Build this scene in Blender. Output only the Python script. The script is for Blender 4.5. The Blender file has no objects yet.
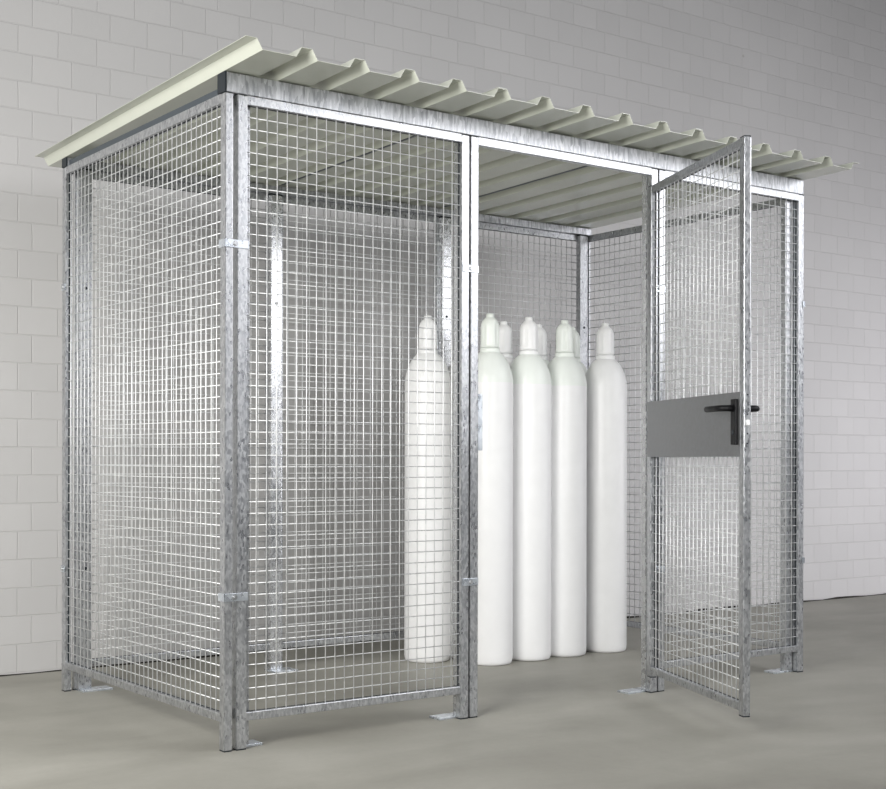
import bpy, bmesh, math, random
from mathutils import Vector, Matrix
random.seed(7)
C = bpy.context.scene.collection
S = bpy.context.scene
PI = math.pi

# ------------------------------------------------------------------ camera
YAW = 0.6316
cam_d = bpy.data.cameras.new('camera')
cam = bpy.data.objects.new('camera', cam_d); C.objects.link(cam)
cam.location = (-2.1301, -4.1701, 1.0)
cam.rotation_euler = (Matrix.Rotation(-YAW, 3, 'Z') @ Matrix.Rotation(PI / 2, 3, 'X') @ Matrix.Rotation(0.002, 3, 'Z')).to_euler()
cam_d.sensor_fit = 'HORIZONTAL'; cam_d.sensor_width = 36.0
cam_d.lens = 1357.7 / 886 * 36
cam_d.shift_y = 64.9 / 886
cam_d.clip_end = 60
S.camera = cam

# ------------------------------------------------------------------ world, lights, exposure
w = bpy.data.worlds.new('world'); S.world = w; w.use_nodes = True
bg = w.node_tree.nodes['Background']
bg.inputs[0].default_value = (0.93, 0.96, 1.0, 1); bg.inputs[1].default_value = 0.20

def area(name, loc, target, sx, sy, power, col=(1, 1, 1)):
    d = bpy.data.lights.new(name, 'AREA'); d.shape = 'RECTANGLE'
    d.size = sx; d.size_y = sy; d.energy = power; d.color = col
    o = bpy.data.objects.new(name, d); C.objects.link(o)
    o.location = loc
    o.rotation_euler = (Vector(target) - Vector(loc)).to_track_quat('-Z', 'Y').to_euler()
    return o
k1 = area('key_softbox', (-3.8, -1.9, 2.2), (0.0, 1.2, 0.7), 2.6, 2.4, 215, (1.0, 0.99, 0.965)); k1.data.spread = math.radians(140)
r1 = area('right_softbox', (5.0, -4.4, 3.2), (0.9, 1.0, 0.6), 4.0, 2.3, 74, (0.97, 0.97, 1.0)); r1.data.spread = math.radians(110)
r3 = area('wall_fill', (8.6, -2.4, 0.9), (6.6, 2.05, 1.3), 1.4, 1.4, 56, (0.965, 0.95, 1.0)); r3.data.spread = math.radians(90)  # added unseen lamp that lifts the lower right of the wall
f1 = area('cylinder_fill', (-0.6, -5.2, 2.3), (2.9, 1.1, 0.85), 0.8, 0.8, 6.8, (1.0, 1.0, 1.0)); f1.data.spread = math.radians(44)  # added fill lamp to brighten the cylinders, no such source seen

S.view_settings.view_transform = 'Standard'
S.view_settings.look = 'None'
S.view_settings.gamma = 1.0
S.view_settings.exposure = 0.0
S.view_settings.use_curve_mapping = False

# ------------------------------------------------------------------ materials
def new_mat(name):
    m = bpy.data.materials.new(name); m.use_nodes = True
    return m, m.node_tree.nodes, m.node_tree.links, m.node_tree.nodes['Principled BSDF']

def plain(name, col, rough=0.5, metal=0.0, coat=0.0):
    m, n, l, b = new_mat(name)
    tc = n.new('ShaderNodeTexCoord')
    nz = n.new('ShaderNodeTexNoise'); nz.inputs['Scale'].default_value = 14; nz.inputs['Detail'].default_value = 3
    l.new(tc.outputs['Object'], nz.inputs['Vector'])
    mx = n.new('ShaderNodeMix'); mx.data_type = 'RGBA'
    mx.inputs[6].default_value = (*[c * 0.96 for c in col], 1); mx.inputs[7].default_value = (*[min(1, c * 1.03) for c in col], 1)
    l.new(nz.outputs['Fac'], mx.inputs[0]); l.new(mx.outputs[2], b.inputs['Base Color'])
    b.inputs['Roughness'].default_value = rough; b.inputs['Metallic'].default_value = metal
    if max(col) < 0.05: b.inputs['Specular IOR Level'].default_value = 0.25
    b.inputs['Coat Weight'].default_value = coat; b.inputs['Coat Roughness'].default_value = 0.15
    return m

def galvanised(name, lo, hi, rough, metal=0.85, scale=60, stretch=(1, 1, 0.6), bump=0.15):
    m, n, l, b = new_mat(name)
    tc = n.new('ShaderNodeTexCoord'); mp = n.new('ShaderNodeMapping')
    mp.inputs['Scale'].default_value = stretch
    l.new(tc.outputs['Object'], mp.inputs['Vector'])
    vo = n.new('ShaderNodeTexVoronoi'); vo.inputs['Scale'].default_value = scale
    l.new(mp.outputs[0], vo.inputs['Vector'])
    bw = n.new('ShaderNodeRGBToBW'); l.new(vo.outputs['Color'], bw.inputs[0])
    nz = n.new('ShaderNodeTexNoise'); nz.inputs['Scale'].default_value = 22; nz.inputs['Detail'].default_value = 5
    nz.inputs['Roughness'].default_value = 0.7
    l.new(mp.outputs[0], nz.inputs['Vector'])
    ad = n.new('ShaderNodeMath'); ad.operation = 'ADD'
    l.new(bw.outputs[0], ad.inputs[0]); l.new(nz.outputs['Fac'], ad.inputs[1])
    rp = n.new('ShaderNodeMapRange'); rp.inputs[1].default_value = 0.6; rp.inputs[2].default_value = 1.4
    l.new(ad.outputs[0], rp.inputs[0])
    mx = n.new('ShaderNodeMix'); mx.data_type = 'RGBA'
    mx.inputs[6].default_value = (*lo, 1); mx.inputs[7].default_value = (*hi, 1)
    l.new(rp.outputs[0], mx.inputs[0]); l.new(mx.outputs[2], b.inputs['Base Color'])
    rr = n.new('ShaderNodeMapRange'); rr.inputs[3].default_value = rough - 0.06; rr.inputs[4].default_value = rough + 0.08
    l.new(rp.outputs[0], rr.inputs[0]); l.new(rr.outputs[0], b.inputs['Roughness'])
    bp = n.new('ShaderNodeBump'); bp.inputs['Strength'].default_value = bump; bp.inputs['Distance'].default_value = 0.002
    l.new(ad.outputs[0], bp.inputs['Height']); l.new(bp.outputs[0], b.inputs['Normal'])
    b.inputs['Metallic'].default_value = metal
    return m

M = {}
M['zinc'] = galvanised('galvanised_tube', (0.36, 0.37, 0.39), (0.60, 0.61, 0.62), 0.33, 0.88, 170, (1, 1, 0.45), 0.15)
M['post'] = galvanised('galvanised_post', (0.56, 0.57, 0.59), (0.74, 0.75, 0.76), 0.25, 0.9, 90, (1, 1, 0.6), 0.06)
M['beam'] = galvanised('galvanised_beam', (0.34, 0.35, 0.37), (0.66, 0.67, 0.69), 0.36, 0.88, 95, (1.3, 1, 0.3), 0.4)
M['wire'] = galvanised('galvanised_wire', (0.64, 0.65, 0.66), (0.82, 0.83, 0.83), 0.45, 0.4, 40)
M['sheet'] = galvanised('galvanised_sheet', (0.235, 0.24, 0.245), (0.285, 0.29, 0.30), 0.40, 0.82, 60, (1, 1, 1), 0.05)
M['clamp'] = galvanised('zinc_clamp', (0.52, 0.56, 0.61), (0.72, 0.76, 0.80), 0.3, 0.8, 50)
M['black'] = plain('black_plastic', (0.006, 0.006, 0.007), 0.45)
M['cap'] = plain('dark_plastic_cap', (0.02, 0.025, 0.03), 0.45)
M['roof'] = plain('grey_white_coated_steel', (0.58, 0.60, 0.52), 0.25, 0.0, 0.4)
M['strip'] = plain('blue_grey_strip', (0.06, 0.075, 0.09), 0.35, 0.3)
M['white'] = plain('white_paint', (0.93, 0.93, 0.93), 0.35)
M['pale_green'] = plain('pale_green_white_paint', (0.885, 0.92, 0.88), 0.35)
M['pale_cap'] = plain('pale_green_cap', (0.89, 0.93, 0.88), 0.3)
M['dark_gap'] = plain('dark_wall_joint', (0.03, 0.028, 0.025), 0.9)
M['bolt_white'] = plain('white_latch_bolt', (0.85, 0.85, 0.85), 0.3)

def wall_material():
    m, n, l, b = new_mat('painted_block_wall')
    tc = n.new('ShaderNodeTexCoord')
    sp = n.new('ShaderNodeSeparateXYZ'); l.new(tc.outputs['Object'], sp.inputs[0])
    cb = n.new('ShaderNodeCombineXYZ'); l.new(sp.outputs['X'], cb.inputs['X']); l.new(sp.outputs['Z'], cb.inputs['Y'])
    ofs = n.new('ShaderNodeVectorMath'); ofs.operation = 'ADD'; ofs.inputs[1].default_value = (BX, BZ, 0)
    l.new(cb.outputs[0], ofs.inputs[0])
    nd = n.new('ShaderNodeTexNoise'); nd.inputs['Scale'].default_value = 9; nd.inputs['Detail'].default_value = 3
    l.new(tc.outputs['Object'], nd.inputs['Vector'])
    sub = n.new('ShaderNodeVectorMath'); sub.operation = 'SUBTRACT'; sub.inputs[1].default_value = (0.5, 0.5, 0.5)
    l.new(nd.outputs['Color'], sub.inputs[0])
    scl = n.new('ShaderNodeVectorMath'); scl.operation = 'SCALE'; scl.inputs['Scale'].default_value = 0.006
    l.new(sub.outputs[0], scl.inputs[0])
    ad = n.new('ShaderNodeVectorMath'); ad.operation = 'ADD'
    l.new(ofs.outputs[0], ad.inputs[0]); l.new(scl.outputs[0], ad.inputs[1])
    br = n.new('ShaderNodeTexBrick')
    l.new(ad.outputs[0], br.inputs['Vector'])
    br.offset = 0.65; br.offset_frequency = 2; br.squash = 1
    br.inputs['Scale'].default_value = 1.0
    br.inputs['Brick Width'].default_value = BW; br.inputs['Row Height'].default_value = BH
    br.inputs['Mortar Size'].default_value = 0.0035; br.inputs['Mortar Smooth'].default_value = 0.6
    br.inputs['Color1'].default_value = (0.47, 0.463, 0.458, 1); br.inputs['Color2'].default_value = (0.495, 0.487, 0.482, 1)
    br.inputs['Mortar'].default_value = (0.462, 0.455, 0.449, 1)
    # dirt: sparse dark spots and pores
    vo = n.new('ShaderNodeTexVoronoi'); vo.inputs['Scale'].default_value = 2.6
    l.new(tc.outputs['Object'], vo.inputs['Vector'])
    cr = n.new('ShaderNodeMapRange'); cr.inputs[1].default_value = 0.018; cr.inputs[2].default_value = 0.035
    cr.inputs[3].default_value = 0.45; cr.inputs[4].default_value = 0
    l.new(vo.outputs['Distance'], cr.inputs[0])
    mx = n.new('ShaderNodeMix'); mx.data_type = 'RGBA'; mx.inputs[7].default_value = (0.25, 0.23, 0.22, 1)
    l.new(cr.outputs[0], mx.inputs[0]); l.new(br.outputs['Color'], mx.inputs[6])
    nz = n.new('ShaderNodeTexNoise'); nz.inputs['Scale'].default_value = 1.1; nz.inputs['Detail'].default_value = 6
    l.new(tc.outputs['Object'], nz.inputs['Vector'])
    mr = n.new('ShaderNodeMapRange'); mr.inputs[3].default_value = 0.93; mr.inputs[4].default_value = 1.06
    l.new(nz.outputs['Fac'], mr.inputs[0])
    vm = n.new('ShaderNodeVectorMath'); vm.operation = 'SCALE'
    l.new(mx.outputs[2], vm.inputs[0]); l.new(mr.outputs[0], vm.inputs['Scale'])
    l.new(vm.outputs[0], b.inputs['Base Color'])
    b.inputs['Roughness'].default_value = 0.6
    fn = n.new('ShaderNodeTexNoise'); fn.inputs['Scale'].default_value = 120; fn.inputs['Detail'].default_value = 3
    l.new(tc.outputs['Object'], fn.inputs['Vector'])
    hm = n.new('ShaderNodeMath'); hm.operation = 'MULTIPLY_ADD'; hm.inputs[1].default_value = 0.12
    inv = n.new('ShaderNodeMath'); inv.operation = 'SUBTRACT'; inv.inputs[0].default_value = 1
    l.new(br.outputs['Fac'], inv.inputs[1])
    l.new(fn.outputs['Fac'], hm.inputs[0]); l.new(inv.outputs[0], hm.inputs[2])
    bp = n.new('ShaderNodeBump'); bp.inputs['Strength'].default_value = 0.8; bp.inputs['Distance'].default_value = 0.0018
    l.new(hm.outputs[0], bp.inputs['Height']); l.new(bp.outputs[0], b.inputs['Normal'])
    return m

def floor_material():
    m, n, l, b = new_mat('concrete_floor')
    tc = n.new('ShaderNodeTexCoord')
    def noise(scale, detail, rough, st=(1, 1, 1)):
        mp = n.new('ShaderNodeMapping'); mp.inputs['Scale'].default_value = st
        l.new(tc.outputs['Object'], mp.inputs['Vector'])
        z = n.new('ShaderNodeTexNoise'); z.inputs['Scale'].default_value = scale; z.inputs['Detail'].default_value = detail
        z.inputs['Roughness'].default_value = rough; z.inputs['Distortion'].default_value = 0.4
        l.new(mp.outputs[0], z.inputs['Vector']); return z
    a = noise(1.3, 8, 0.62); c = noise(0.9, 5, 0.5, (1, 2.5, 1)); f = noise(45, 4, 0.6)
    ramp = n.new('ShaderNodeValToRGB')
    ramp.color_ramp.elements[0].position = 0.30; ramp.color_ramp.elements[0].color = (0.235, 0.226, 0.192, 1)
    ramp.color_ramp.elements[1].position = 0.70; ramp.color_ramp.elements[1].color = (0.43, 0.418, 0.372, 1)
    mix = n.new('ShaderNodeMath'); mix.operation = 'MULTIPLY_ADD'; mix.inputs[1].default_value = 0.5
    m2 = n.new('ShaderNodeMath'); m2.operation = 'MULTIPLY'; m2.inputs[1].default_value = 0.5
    l.new(c.outputs['Fac'], m2.inputs[0]); l.new(a.outputs['Fac'], mix.inputs[0]); l.new(m2.outputs[0], mix.inputs[2])
    l.new(mix.outputs[0], ramp.inputs[0])
    mr = n.new('ShaderNodeMapRange'); mr.inputs[3].default_value = 0.94; mr.inputs[4].default_value = 1.05
    l.new(f.outputs['Fac'], mr.inputs[0])
    vm = n.new('ShaderNodeVectorMath'); vm.operation = 'SCALE'
    l.new(ramp.outputs[0], vm.inputs[0]); l.new(mr.outputs[0], vm.inputs['Scale'])
    l.new(vm.outputs[0], b.inputs['Base Color'])
    rr = n.new('ShaderNodeMapRange'); rr.inputs[3].default_value = 0.45; rr.inputs[4].default_value = 0.65
    l.new(a.outputs['Fac'], rr.inputs[0]); l.new(rr.outputs[0], b.inputs['Roughness'])
    bp = n.new('ShaderNodeBump'); bp.inputs['Strength'].default_value = 0.15; bp.inputs['Distance'].default_value = 0.002
    l.new(f.outputs['Fac'], bp.inputs['Height']); l.new(bp.outputs[0], b.inputs['Normal'])
    return m

# ------------------------------------------------------------------ helpers
def box(bm, x0, x1, y0, y1, z0, z1, bev=0.0):
    r = bmesh.ops.create_cube(bm, size=1.0)
    vs = r['verts']
    for v in vs:
        v.co = Vector((x0 if v.co.x < 0 else x1, y0 if v.co.y < 0 else y1, z0 if v.co.z < 0 else z1))
    if bev > 0:
        es = list({e for v in vs for e in v.link_edges})
        bmesh.ops.bevel(bm, geom=es, offset=bev, segments=2, affect='EDGES', profile=0.6)

def rod(bm, a, b, r, seg=6, caps=True):
    a, b = Vector(a), Vector(b); d = b - a
    q = d.to_track_quat('Z', 'Y').to_matrix()
    rings = []
    for p in (a, b):
        rings.append([bm.verts.new(p + q @ Vector((r * math.cos(2 * PI * i / seg), r * math.sin(2 * PI * i / seg), 0))) for i in range(seg)])
    for i in range(seg):
        j = (i + 1) % seg
        f = bm.faces.new((rings[0][i], rings[0][j], rings[1][j], rings[1][i])); f.smooth = True
    if caps:
        bm.faces.new(rings[0][::-1]); bm.faces.new(rings[1])

def path_tube(bm, pts, r, seg=12):
    pts = [Vector(p) for p in pts]; rings = []
    for k, p in enumerate(pts):
        d = (pts[min(k + 1, len(pts) - 1)] - pts[max(k - 1, 0)]).normalized()
        q = d.to_track_quat('Z', 'Y').to_matrix()
        rr = r if not isinstance(r, (list, tuple)) else r[k]
        rings.append([bm.verts.new(p + q @ Vector((rr * math.cos(2 * PI * i / seg), rr * math.sin(2 * PI * i / seg), 0))) for i in range(seg)])
    for A, B in zip(rings, rings[1:]):
        for i in range(seg):
            j = (i + 1) % seg
            f = bm.faces.new((A[i], A[j], B[j], B[i])); f.smooth = True
    bm.faces.new(rings[0][::-1]); bm.faces.new(rings[-1])

def lathe(bm, prof, seg=48, mats=None):
    rings = []
    for (r, z) in prof:
        if r < 1e-5: rings.append([bm.verts.new((0, 0, z))])
        else: rings.append([bm.verts.new((r * math.cos(2 * PI * i / seg), r * math.sin(2 * PI * i / seg), z)) for i in range(seg)])
    for k, (A, B) in enumerate(zip(rings, rings[1:])):
        for i in range(seg):
            j = (i + 1) % seg
            if len(A) == 1: f = bm.faces.new((A[0], B[j], B[i]))
            elif len(B) == 1: f = bm.faces.new((A[i], A[j], B[0]))
            else: f = bm.faces.new((A[i], A[j], B[j], B[i]))
            f.smooth = True
            if mats: f.material_index = mats[k]

def obj(name, bm, mat, parent=None):
    me = bpy.data.meshes.new(name)
    bmesh.ops.recalc_face_normals(bm, faces=bm.faces)
    bm.to_mesh(me); bm.free()
    for mm in (mat if isinstance(mat, (list, tuple)) else [mat]): me.materials.append(mm)
    o = bpy.data.objects.new(name, me); C.objects.link(o)
    if parent: o.parent = parent
    return o

def tag(o, label, cat, group=None):
    o['label'] = label; o['category'] = cat
    if group: o['group'] = group
    return o

def thing(name, label, cat, loc=(0, 0, 0), rz=0, group=None):
    o = bpy.data.objects.new(name, None); C.objects.link(o)
    o.empty_display_size = 0.1
    o.location = loc; o.rotation_euler = (0, 0, rz)
    return tag(o, label, cat, group)

def copy_tree(src, loc, rz, label):
    r = src.copy(); C.objects.link(r); r.location = loc; r.rotation_euler = (0, 0, rz); r['label'] = label
    for ch in list(src.children):
        c = ch.copy(); C.objects.link(c); c.parent = r
        for g in list(ch.children):
            d = g.copy(); C.objects.link(d); d.parent = c
    return r

def nb(): return bmesh.new()

# ------------------------------------------------------------------ dimensions (metres)
H = 2.253            # panel height
T = 0.030            # tube thickness across the panel
SW = 0.038           # tube width in the plane of the panel
A0 = 0.047           # first front panel starts here
DEP = 1.525
WALL_Y = 2.056
BW, BH = 0.190, 0.1303
BX, BZ = 0.011, 0.1198

# ------------------------------------------------------------------ setting
bm = nb(); box(bm, -9, 14, -9, 2.3, -0.15, 0)
f = obj('floor', bm, floor_material()); f['kind'] = 'structure'
bm = nb(); box(bm, -9, 14, WALL_Y, WALL_Y + 0.24, 0, 5.2)
f = obj('wall_back', bm, wall_material()); f['kind'] = 'structure'
bm = nb()
x = -9.0; prev = None; hprev = 0.004
while x < 14:
    h = 0.004 + 0.012 * random.random() ** 2
    if 0.2 < math.sin(x * 1.7): h += 0.003
    vs = [bm.verts.new((x, yy, zz)) for yy, zz in ((WALL_Y - 0.004, 0.0005), (WALL_Y - 0.0015, h), (WALL_Y, h), (WALL_Y, 0.0005))]
    if prev:
        for i in range(4): bm.faces.new((prev[i], prev[(i + 1) % 4], vs[(i + 1) % 4], vs[i]))
    prev = vs; x += 0.09 + 0.12 * random.random()
f = obj('trim_1', bm, M['dark_gap']); f['kind'] = 'structure'

def groove_shade(bm, x0, x1, z0, z1, ya, yb):  # thin dark strips standing in for shade in the frame's inner groove
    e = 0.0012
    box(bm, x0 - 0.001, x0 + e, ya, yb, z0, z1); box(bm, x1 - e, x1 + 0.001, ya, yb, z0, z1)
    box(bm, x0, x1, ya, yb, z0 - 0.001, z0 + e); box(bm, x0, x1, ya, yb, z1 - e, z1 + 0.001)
# ------------------------------------------------------------------ mesh panels (local: x along width, y=0 outer face, z up)
GP = 'wire mesh wall panels of the cage'
def wires(bm, x0, x1, z0, z1, y, pitch=0.040, r=0.0020):
    nx = max(1, round((x1 - x0) / pitch)); nz = max(1, round((z1 - z0) / pitch))
    for i in range(1, nx):
        xx = x0 + (x1 - x0) * i / nx
        rod(bm, (xx, y, z0 - 0.006), (xx, y, z1 + 0.006), r, 6)
    for i in range(1, nz):
        zz = z0 + (z1 - z0) * i / nz
        rod(bm, (x0 - 0.006, y + 2 * r * 0.9, zz), (x1 + 0.006, y + 2 * r * 0.9, zz), r, 6)

def make_frame(t, W, mesh_y=0.008, with_mesh=True):
    for x0 in (0, W - SW):
        bm = nb(); box(bm, x0, x0 + SW, 0, T, 0.004, H - 0.0025, 0.003); s = obj('stile', bm, M['zinc'], t)
        bm = nb(); box(bm, x0 + 0.001, x0 + SW - 0.001, 0.001, T - 0.001, 0.0, 0.006); obj('foot_cap', bm, M['cap'], s)
        bm = nb(); box(bm, x0 + 0.001, x0 + SW - 0.001, 0.001, T - 0.001, H - 0.004, H - 0.0005); obj('end_cap', bm, M['cap'], s)
    bm = nb(); box(bm, SW - 0.001, W - SW + 0.001, 0.0008, T - 0.0008, H - 0.033, H - 0.0006, 0.002); obj('top_rail', bm, M['zinc'], t)
    if with_mesh:
        bm = nb(); box(bm, SW - 0.001, W - SW + 0.001, 0.0008, T - 0.0008, 0.098, 0.128, 0.003); obj('bottom_rail', bm, M['zinc'], t)
        bm = nb(); wires(bm, SW, W - SW, 0.128, H - 0.033, mesh_y); obj('wire_mesh', bm, M['wire'], t)
        bm = nb(); groove_shade(bm, SW, W - SW, 0.128, H - 0.033, 0.014, 0.021); obj('inner_groove_shade', bm, M['cap'], t)

def panel(label, W, loc, rz):
    t = thing('mesh_panel', label, 'mesh panel', loc, rz, GP)
    make_frame(t, W)
    return t
XR = 3.032
panel('galvanised wire mesh panel forming the whole left end of the cage', DEP, (0, DEP, 0), -PI / 2)
panel('galvanised wire mesh front panel left of the doorway, between corner and door frame', 0.998, (A0, 0, 0), 0)
panel('galvanised wire mesh front panel at the far right, behind the open door', 0.960, (2.072, 0, 0), 0)
panel('galvanised wire mesh panel forming the right end of the cage, seen from inside', DEP - 0.035, (XR, 0.035, 0), PI / 2)
bx = [A0, 1.027, 1.033, 2.010, 2.016, 2.995]
panel('leftmost wire mesh panel in the back side, seen through the front mesh', bx[1] - bx[0], (bx[1], DEP, 0), PI)
panel('middle wire mesh panel in the back side, behind the leftmost white cylinder', bx[3] - bx[2], (bx[3], DEP, 0), PI)
panel('rightmost wire mesh panel in the back side, behind the row of white cylinders', bx[5] - bx[4], (bx[5], DEP, 0), PI)

# door frame
df = thing('door_frame', 'galvanised tube door frame around the open doorway', 'door frame', (1.052, 0, 0))
make_frame(df, 1.013, with_mesh=False)
bm = nb(); box(bm, SW - 0.001, SW + 0.024, 0.004, 0.009, 1.035, 1.255, 0.001)
sp = obj('strike_plate', bm, M['clamp'], df)

# ------------------------------------------------------------------ structural posts with foot plates
GO = 'upright posts carrying the roof beams'
def post(label, x0, x1, y0, y1, px0, px1, py0, py1, top):
    t = thing('support_post', label, 'post', ((x0 + x1) / 2, (y0 + y1) / 2, 0), 0, GO)
    cx, cy = (x0 + x1) / 2, (y0 + y1) / 2
    bm = nb(); box(bm, x0 - cx, x1 - cx, y0 - cy, y1 - cy, 0.008, top - 0.006, 0.003); p = obj('post_tube', bm, M['post'] if 0.5 < cx < 2.5 else M['zinc'], t)
    for z in (0.527, 1.735):
        bm = nb(); ys = (y0 - cy) if cy > 0.7 else (y1 - cy); sg = -1 if cy > 0.7 else 1
        rod(bm, (0, ys - sg * 0.002, z), (0, ys + sg * 0.003, z), 0.007, 12); obj('bolt', bm, M['cap'], p)
    bm = nb(); box(bm, x0 - cx - 0.001, x1 - cx + 0.001, y0 - cy - 0.001, y1 - cy + 0.001, top - 0.006, top, 0.001); obj('end_cap', bm, M['cap'], t)
    bm = nb(); box(bm, px0 - cx, px1 - cx, py0 - cy, py1 - cy, 0, 0.009, 0.0015); obj('foot_plate', bm, M['clamp'], t)
    return t
FY0, FY1 = 0.0325, 0.060
BY0, BY1 = 1.465, 1.4925
post('galvanised corner post at the front left of the cage', 0.052, 0.112, FY0, FY1, 0.055, 0.165, FY0, 0.10, H - 0.002)
post('galvanised post on the left side of the doorway, foot plate pointing left', 1.014, 1.076, FY0, FY1, 0.930, 1.076, FY0, 0.10, H - 0.002)
post('galvanised post behind the door hinge side, foot plate pointing left into doorway', 2.027, 2.089, FY0, FY1, 1.925, 2.089, FY0, 0.10, H - 0.002)
post('galvanised corner post at the front right, behind the open door', 2.937, 2.997, FY0, FY1, 2.870, 2.997, FY0, 0.10, H - 0.002)
post('galvanised corner post at the back left of the cage', 0.052, 0.112, BY0, BY1, 0.055, 0.19, 1.42, BY1, H - 0.002)
post('bright galvanised back post seen through the left front mesh, foot plate at base', 0.988, 1.048, BY0, BY1, 0.975, 1.10, 1.40, BY1, H - 0.002)
post('bright galvanised back post behind the leftmost white cylinder', 1.984, 2.044, BY0, BY1, 1.984, 2.044, 1.455, BY1, H - 0.002)
post('galvanised corner post at the back right, above the white cylinders', 2.935, 2.990, BY0, BY1, 2.935, 2.99, 1.455, BY1, H - 0.002)

# ------------------------------------------------------------------ beams
def beam(label, y0, y1, z0, z1):
    t = thing('roof_beam', label, 'beam', (0, y0, z0), 0, 'horizontal beams under the roof')
    bm = nb(); box(bm, 0.003, XR - 0.003, 0, y1 - y0, 0, z1 - z0, 0.003); obj('beam_tube', bm, M['beam'], t)
    for a, b, g in ((-0.003, 0.004, 0.001), (XR - 0.006, XR - 0.002, -0.002)):
        bm = nb(); box(bm, a, b, -g, y1 - y0 + g, max(-g, 0) * 1.0, z1 - z0, 0.001); obj('end_cap', bm, M['cap'], t)
    return t
beam('mottled galvanised front beam above the doorway with a black end cap', 0.0, 0.055, H, 2.321)
beam('thin galvanised back beam inside the cage, under the roof rear', 1.475, 1.525, H, 2.291)

bm = nb(); box(bm, 0.010, 0.030, 0.057, 1.473, 0, 0.026, 0.002)
sb = obj('edge_strip', bm, M['strip']); sb.location = (0, 0, H + 0.0002)
tag(sb, 'dark blue-grey strip along the left end between side panel and roof', 'strip')

# ------------------------------------------------------------------ trapezoidal roof sheets
RP = 0.208; RX = -0.040; RY0, RY1 = -0.26, 1.70; PZ0 = 2.3305; SL = 0.02
def roof_sheet(k0, k1, label, lift):
    pts = []
    hw, bw, hh = 0.0200, 0.041, 0.0345       # half top, half base width, height
    for k in range(k0, k1 + 1):
        cx = RX + RP * k
        if k > k0: pts += [(cx - bw, 0)]
        if k > k0: pts += [(cx - hw, hh)]
        else: pts += [(cx - hw, hh)]
        pts += [(cx + hw, hh)]
        if k < k1: pts += [(cx + bw, 0)]
    bm = nb(); th = 0.0016
    rows = []
    ny = 2
    for (y, up) in ((RY0, 0), (RY0, th), (RY1, th), (RY1, 0)):
        rows.append([bm.verts.new((px, y - RY0, pz + up + lift - SL * (y - RY0))) for px, pz in pts])
    n = len(pts)
    for a in range(4):
        A, B = rows[a], rows[(a + 1) % 4]
        for i in range(n - 1): bm.faces.new((A[i], A[i + 1], B[i + 1], B[i]))
    bm.faces.new([rows[a][0] for a in range(4)]); bm.faces.new([rows[a][-1] for a in range(4)])
    t = obj('roof_sheet', bm, M['roof']); t.location = (0, RY0, PZ0)
    tag(t, label, 'roof sheet', 'ribbed roof sheets')
    return t
roof_sheet(0, 5, 'ribbed off-white roof sheet at the left end, above the left front panel', 0.0)
rs = roof_sheet(5, 10, 'ribbed off-white roof sheet in the middle, above the doorway', 0.003)
for xa, xb in ((1.0425, 1.0535), (1.987, 1.998)):
    bm = nb(); vs = [bm.verts.new((x, y, (0.003 if up else 0.0005) - SL * y)) for x in (xa, xb) for y in (0.34, 1.725) for up in (0, 1)]
    for q in ((0, 1, 3, 2), (4, 6, 7, 5), (0, 4, 5, 1), (2, 3, 7, 6), (0, 2, 6, 4), (1, 5, 7, 3)): bm.faces.new([vs[k] for k in q])
    obj('dark_strip', bm, M['strip'], rs)  # thin dark strip along the roof underside
roof_sheet(10, 15, 'ribbed off-white roof sheet at the right end, overhanging towards the wall', 0.0)

# ------------------------------------------------------------------ clamps
def clamp(label, loc, rz, a, b, wrap=0.0):
    # local: plate on y<0 side, x from a to b, z centred
    t = thing('tube_clamp', label, 'clamp', loc, rz, 'clamps joining the frame tubes')
    bm = nb(); box(bm, a, b, -0.0035, -0.0003, -0.014, 0.014, 0.0008)
    if wrap > 0: box(bm, a - 0.0005, a + 0.003 - 0.0005, -0.0035, wrap, -0.014, 0.014, 0.0008)
    obj('clamp_plate', bm, M['clamp'], t)
    bc = 0.037 if wrap > 0.03 else (a + b) / 2
    bm = nb(); rod(bm, (bc, -0.003, 0), (bc, -0.010, 0), 0.0075, 6); rod(bm, (bc, -0.003, 0), (bc, -0.0048, 0), 0.010, 16)
    obj('bolt', bm, M['zinc'], t)
    return t
for z, nm in ((1.737, 'upper'), (0.527, 'lower')):
    clamp(nm + ' zinc clamp around the front left corner tubes', (0, 0, z), 0, -0.0035, 0.088, 0.042)
    clamp(nm + ' zinc clamp joining left front panel to the door frame', (1.0485, 0, z), 0, -0.036, 0.040)
    clamp(nm + ' zinc clamp joining the door frame hinge side to right front panel', (2.0685, 0, z), 0, -0.034, 0.038)
    clamp(nm + ' zinc clamp on the outer front right corner of the cage', (XR, 0.030, z), PI / 2, -0.034, 0.040, 0.012)
    clamp(nm + ' zinc clamp on the outer back left corner of the cage', (0, DEP - 0.03, z), -PI / 2, -0.030, 0.012)

# ------------------------------------------------------------------ open door (local x from hinge to free edge, y normal)
PHI = math.radians(66.5)
DW = 0.945
DZ0, DZ1 = 0.078, 2.166
door_dir = math.atan2(-math.sin(PHI), -math.cos(PHI))
dr = thing('cage_door', 'galvanised mesh door standing wide open on the right of the doorway, black handle', 'door', (2.028, -0.012, 0), door_dir)
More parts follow.
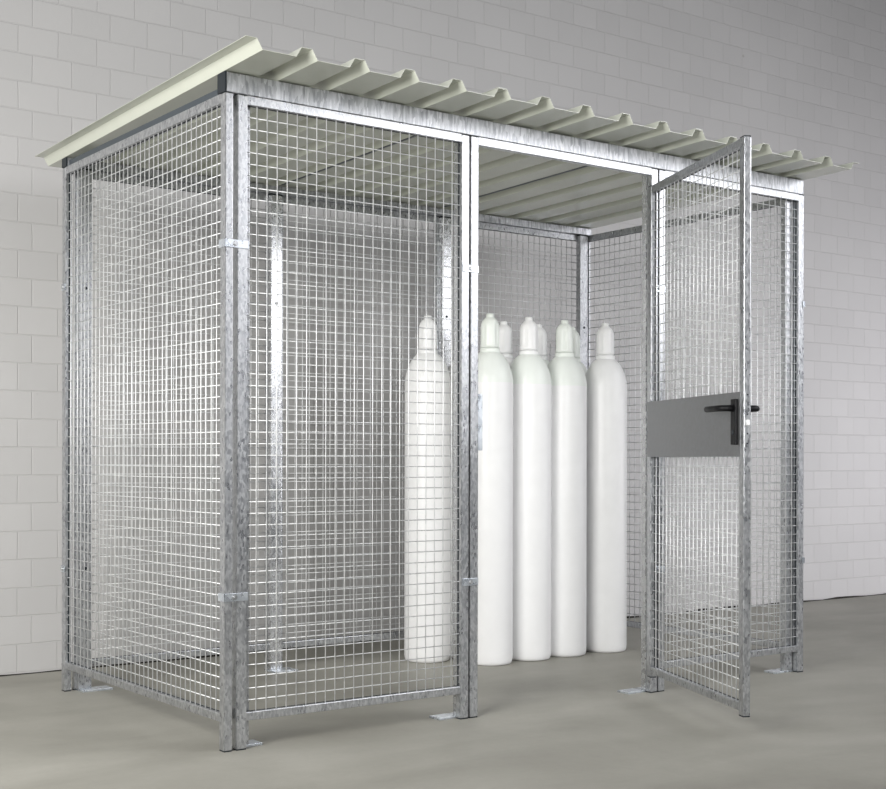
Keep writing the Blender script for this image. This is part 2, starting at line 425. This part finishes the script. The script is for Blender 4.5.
# visible face looks towards local -y ( world (-x) side )
def dpart(name, m, parent, *b, bev=0.003):
    bm = nb(); box(bm, *b, bev); return obj(name, bm, m, parent)
DT = 0.028
for x0 in (0.0, DW - SW):
    z1 = DZ1 if x0 else DZ1 - 0.002
    s = dpart('stile', M['zinc'], dr, x0, x0 + SW, -DT, 0, DZ0, z1)
    bm = nb(); box(bm, x0 + .001, x0 + SW - .001, -DT + .001, -.001, DZ0 - 0.004, DZ0 + 0.002); obj('foot_cap', bm, M['cap'], s)
    bm = nb(); box(bm, x0 + .001, x0 + SW - .001, -DT + .001, -.001, z1 - 0.002, z1 + 0.003); obj('end_cap', bm, M['cap'], s)
dpart('top_rail', M['zinc'], dr, SW - .001, DW - SW + .001, -DT + .0008, -.0008, DZ1 - 0.031, DZ1 - 0.001)
dpart('bottom_rail', M['zinc'], dr, SW - .001, DW - SW + .001, -DT + .0008, -.0008, DZ0 + 0.014, DZ0 + 0.044)
dpart('lock_sheet', M['sheet'], dr, 0.003, DW - SW + 0.012, -DT - 0.0022, -DT - 0.0002, 1.012, 1.247, bev=0.0005)
dpart('lock_sheet', M['sheet'], dr, SW + 0.001, DW - SW - 0.001, -0.003, -0.001, 1.012, 1.247, bev=0.0005)
bm = nb()
wires(bm, SW, DW - SW, DZ0 + 0.044, 1.012, -0.019)
wires(bm, SW, DW - SW, 1.247, DZ1 - 0.031, -0.019)
obj('wire_mesh', bm, M['wire'], dr)
bm = nb(); groove_shade(bm, SW, DW - SW, DZ0 + 0.044, DZ1 - 0.031, -0.010, -0.003); obj('inner_groove_shade', bm, M['cap'], dr)
# lock faceplate on the free edge
lk = dpart('lock_faceplate', M['zinc'], dr, DW - 0.001, DW + 0.002, -DT + 0.003, -0.004, 1.035, 1.255, bev=0.0008)
dpart('latch_bolt', M['bolt_white'], lk, DW + 0.001, DW + 0.010, -DT + 0.008, -0.008, 1.125, 1.145, bev=0.0015)
bm = nb()
for z in (1.095, 1.165, 1.06, 1.235): rod(bm, (DW + 0.0015, -DT / 2, z), (DW + 0.0028, -DT / 2, z), 0.003, 10)
obj('screw', bm, M['cap'], lk)

def handle(side, label=None):
    # side +1: local +y face, -1: local -y face
    y0 = 0.0035 if side > 0 else -DT - 0.0024
    s = side
    ax = DW - 0.062
    bm = nb()
    ya, yb = sorted((y0, y0 + s * 0.012))
    box(bm, ax - 0.020, ax + 0.022, ya, yb, 1.055, 1.222, 0.004)
    hp = obj('handle_plate', bm, M['black'], dr)
    bm = nb()
    zc = 1.188; o = y0
    path_tube(bm, [(ax, o + s * 0.008, zc), (ax, o + s * 0.035, zc), (ax - 0.003, o + s * 0.048, zc), (ax - 0.012, o + s * 0.055, zc),
                   (ax - 0.04, o + s * 0.057, zc), (ax - 0.08, o + s * 0.057, zc), (ax - 0.128, o + s * 0.057, zc), (ax - 0.135, o + s * 0.057, zc)],
              [0.0125, 0.0115, 0.0115, 0.0115, 0.0115, 0.0115, 0.0115, 0.006])
    obj('lever', bm, M['black'], hp)
    bm = nb(); rod(bm, (ax + 0.001, y0 + s * 0.010, 1.100), (ax + 0.001, y0 + s * 0.0145, 1.100), 0.009, 20); obj('key_cylinder', bm, M['cap'], hp)
handle(1); handle(-1)
for z in (0.42, 1.82):
    bm = nb(); rod(bm, (-0.004, -DT / 2, z - 0.035), (-0.004, -DT / 2, z + 0.035), 0.007, 12); obj('hinge', bm, M['zinc'], dr)

# ------------------------------------------------------------------ gas cylinders
R = 0.1145
def make_cylinder(label, mats):
    t = thing('gas_cylinder', label, 'gas cylinder', (0, 0, 0), 0, 'white gas cylinders standing in the cage')
    prof = [(0, 0.004), (0.080, 0.004), (0.098, 0.0), (0.108, 0.004), (R - 0.002, 0.014), (R, 0.03), (R, 0.70), (R, 1.375)]
    mt = [0] * (len(prof) - 1)
    n = 12
    for i in range(1, n + 1):
        a = i / n * PI / 2
        prof.append((0.042 + (R - 0.042) * math.cos(a), 1.375 + 0.155 * math.sin(a) ** 1.0 * (0.72 + 0.28 * i / n))); mt.append(1)
    prof.append((0.040, 1.545)); mt.append(1); prof.append((0, 1.545)); mt.append(1)
    bm = nb(); lathe(bm, prof, 56, mt); obj('cylinder_body', bm, [mats[0], mats[1]], t)
    bm = nb(); lathe(bm, [(0.030, 1.520), (0.0465, 1.521), (0.049, 1.526), (0.049, 1.542), (0.0465, 1.547), (0.030, 1.548)], 40); obj('neck_ring', bm, mats[2], t)
    # tulip cap with vertical recesses
    bm = nb(); seg = 72; rings = []
    pr = [(0.046, 1.548), (0.0465, 1.56), (0.0455, 1.58), (0.0455, 1.648), (0.044, 1.664), (0.038, 1.680), (0.029, 1.691), (0.021, 1.697), (0.019, 1.700), (0.019, 1.712), (0.016, 1.716), (0, 1.717)]
    for r, z in pr:
        if r < 1e-5: rings.append([bm.verts.new((0, 0, z))]); continue
        ring = []
        for i in range(seg):
            a = 2 * PI * i / seg; rr = r
            if 1.57 < z < 1.65 and (i % 18) in (0, 1, 2, 17, 16): rr = r - 0.006
            ring.append(bm.verts.new((rr * math.cos(a), rr * math.sin(a), z)))
        rings.append(ring)
    for A, B in zip(rings, rings[1:]):
        for i in range(seg):
            j = (i + 1) % seg
            f = bm.faces.new((A[i], A[j], B[j], B[i]) if len(B) > 1 else (A[i], A[j], B[0])); f.smooth = True
    bm.faces.new(rings[0][::-1])
    obj('valve_cap', bm, mats[2], t)
    return t
W_, G_, P_ = M['white'], M['pale_green'], M['pale_cap']
def place(t, x, y, rz=0): t.location = (x, y, 0); t.rotation_euler = (0, 0, rz)
c1 = make_cylinder('white gas cylinder with pale greenish shoulder, front row, just right of the mid posts', (W_, G_, P_)); place(c1, 1.995, 1.080, 0.2)
c2 = make_cylinder('white gas cylinder with pure white cap, second from left in the front row', (W_, G_, W_)); place(c2, 2.250, 1.088, 0.5)
copy_tree(c1, (2.490, 1.090, 0), 0.9, 'white gas cylinder with pale greenish cap, third in the front row of the doorway')
c4 = make_cylinder('white gas cylinder with white shoulder, rightmost in the front row', (W_, W_, W_)); place(c4, 2.762, 1.078, 0.3)
copy_tree(c4, (1.802, 1.335, 0), 0.1, 'leftmost white gas cylinder, seen through the left front mesh')
copy_tree(c4, (2.042, 1.325, 0), 0.7, 'white gas cylinder in the back row, mostly hidden by the mid posts beside the leftmost')
copy_tree(c4, (2.278, 1.325, 0), 0.7, 'white gas cylinder behind, its cap right of the first greenish cap')
copy_tree(c2, (2.520, 1.333, 0), 1.1, 'white gas cylinder behind, its cap right of the bright white cap')
copy_tree(c1, (2.756, 1.335, 0), 0.4, 'gas cylinder behind, its cap right of the third greenish cap before the corner post')
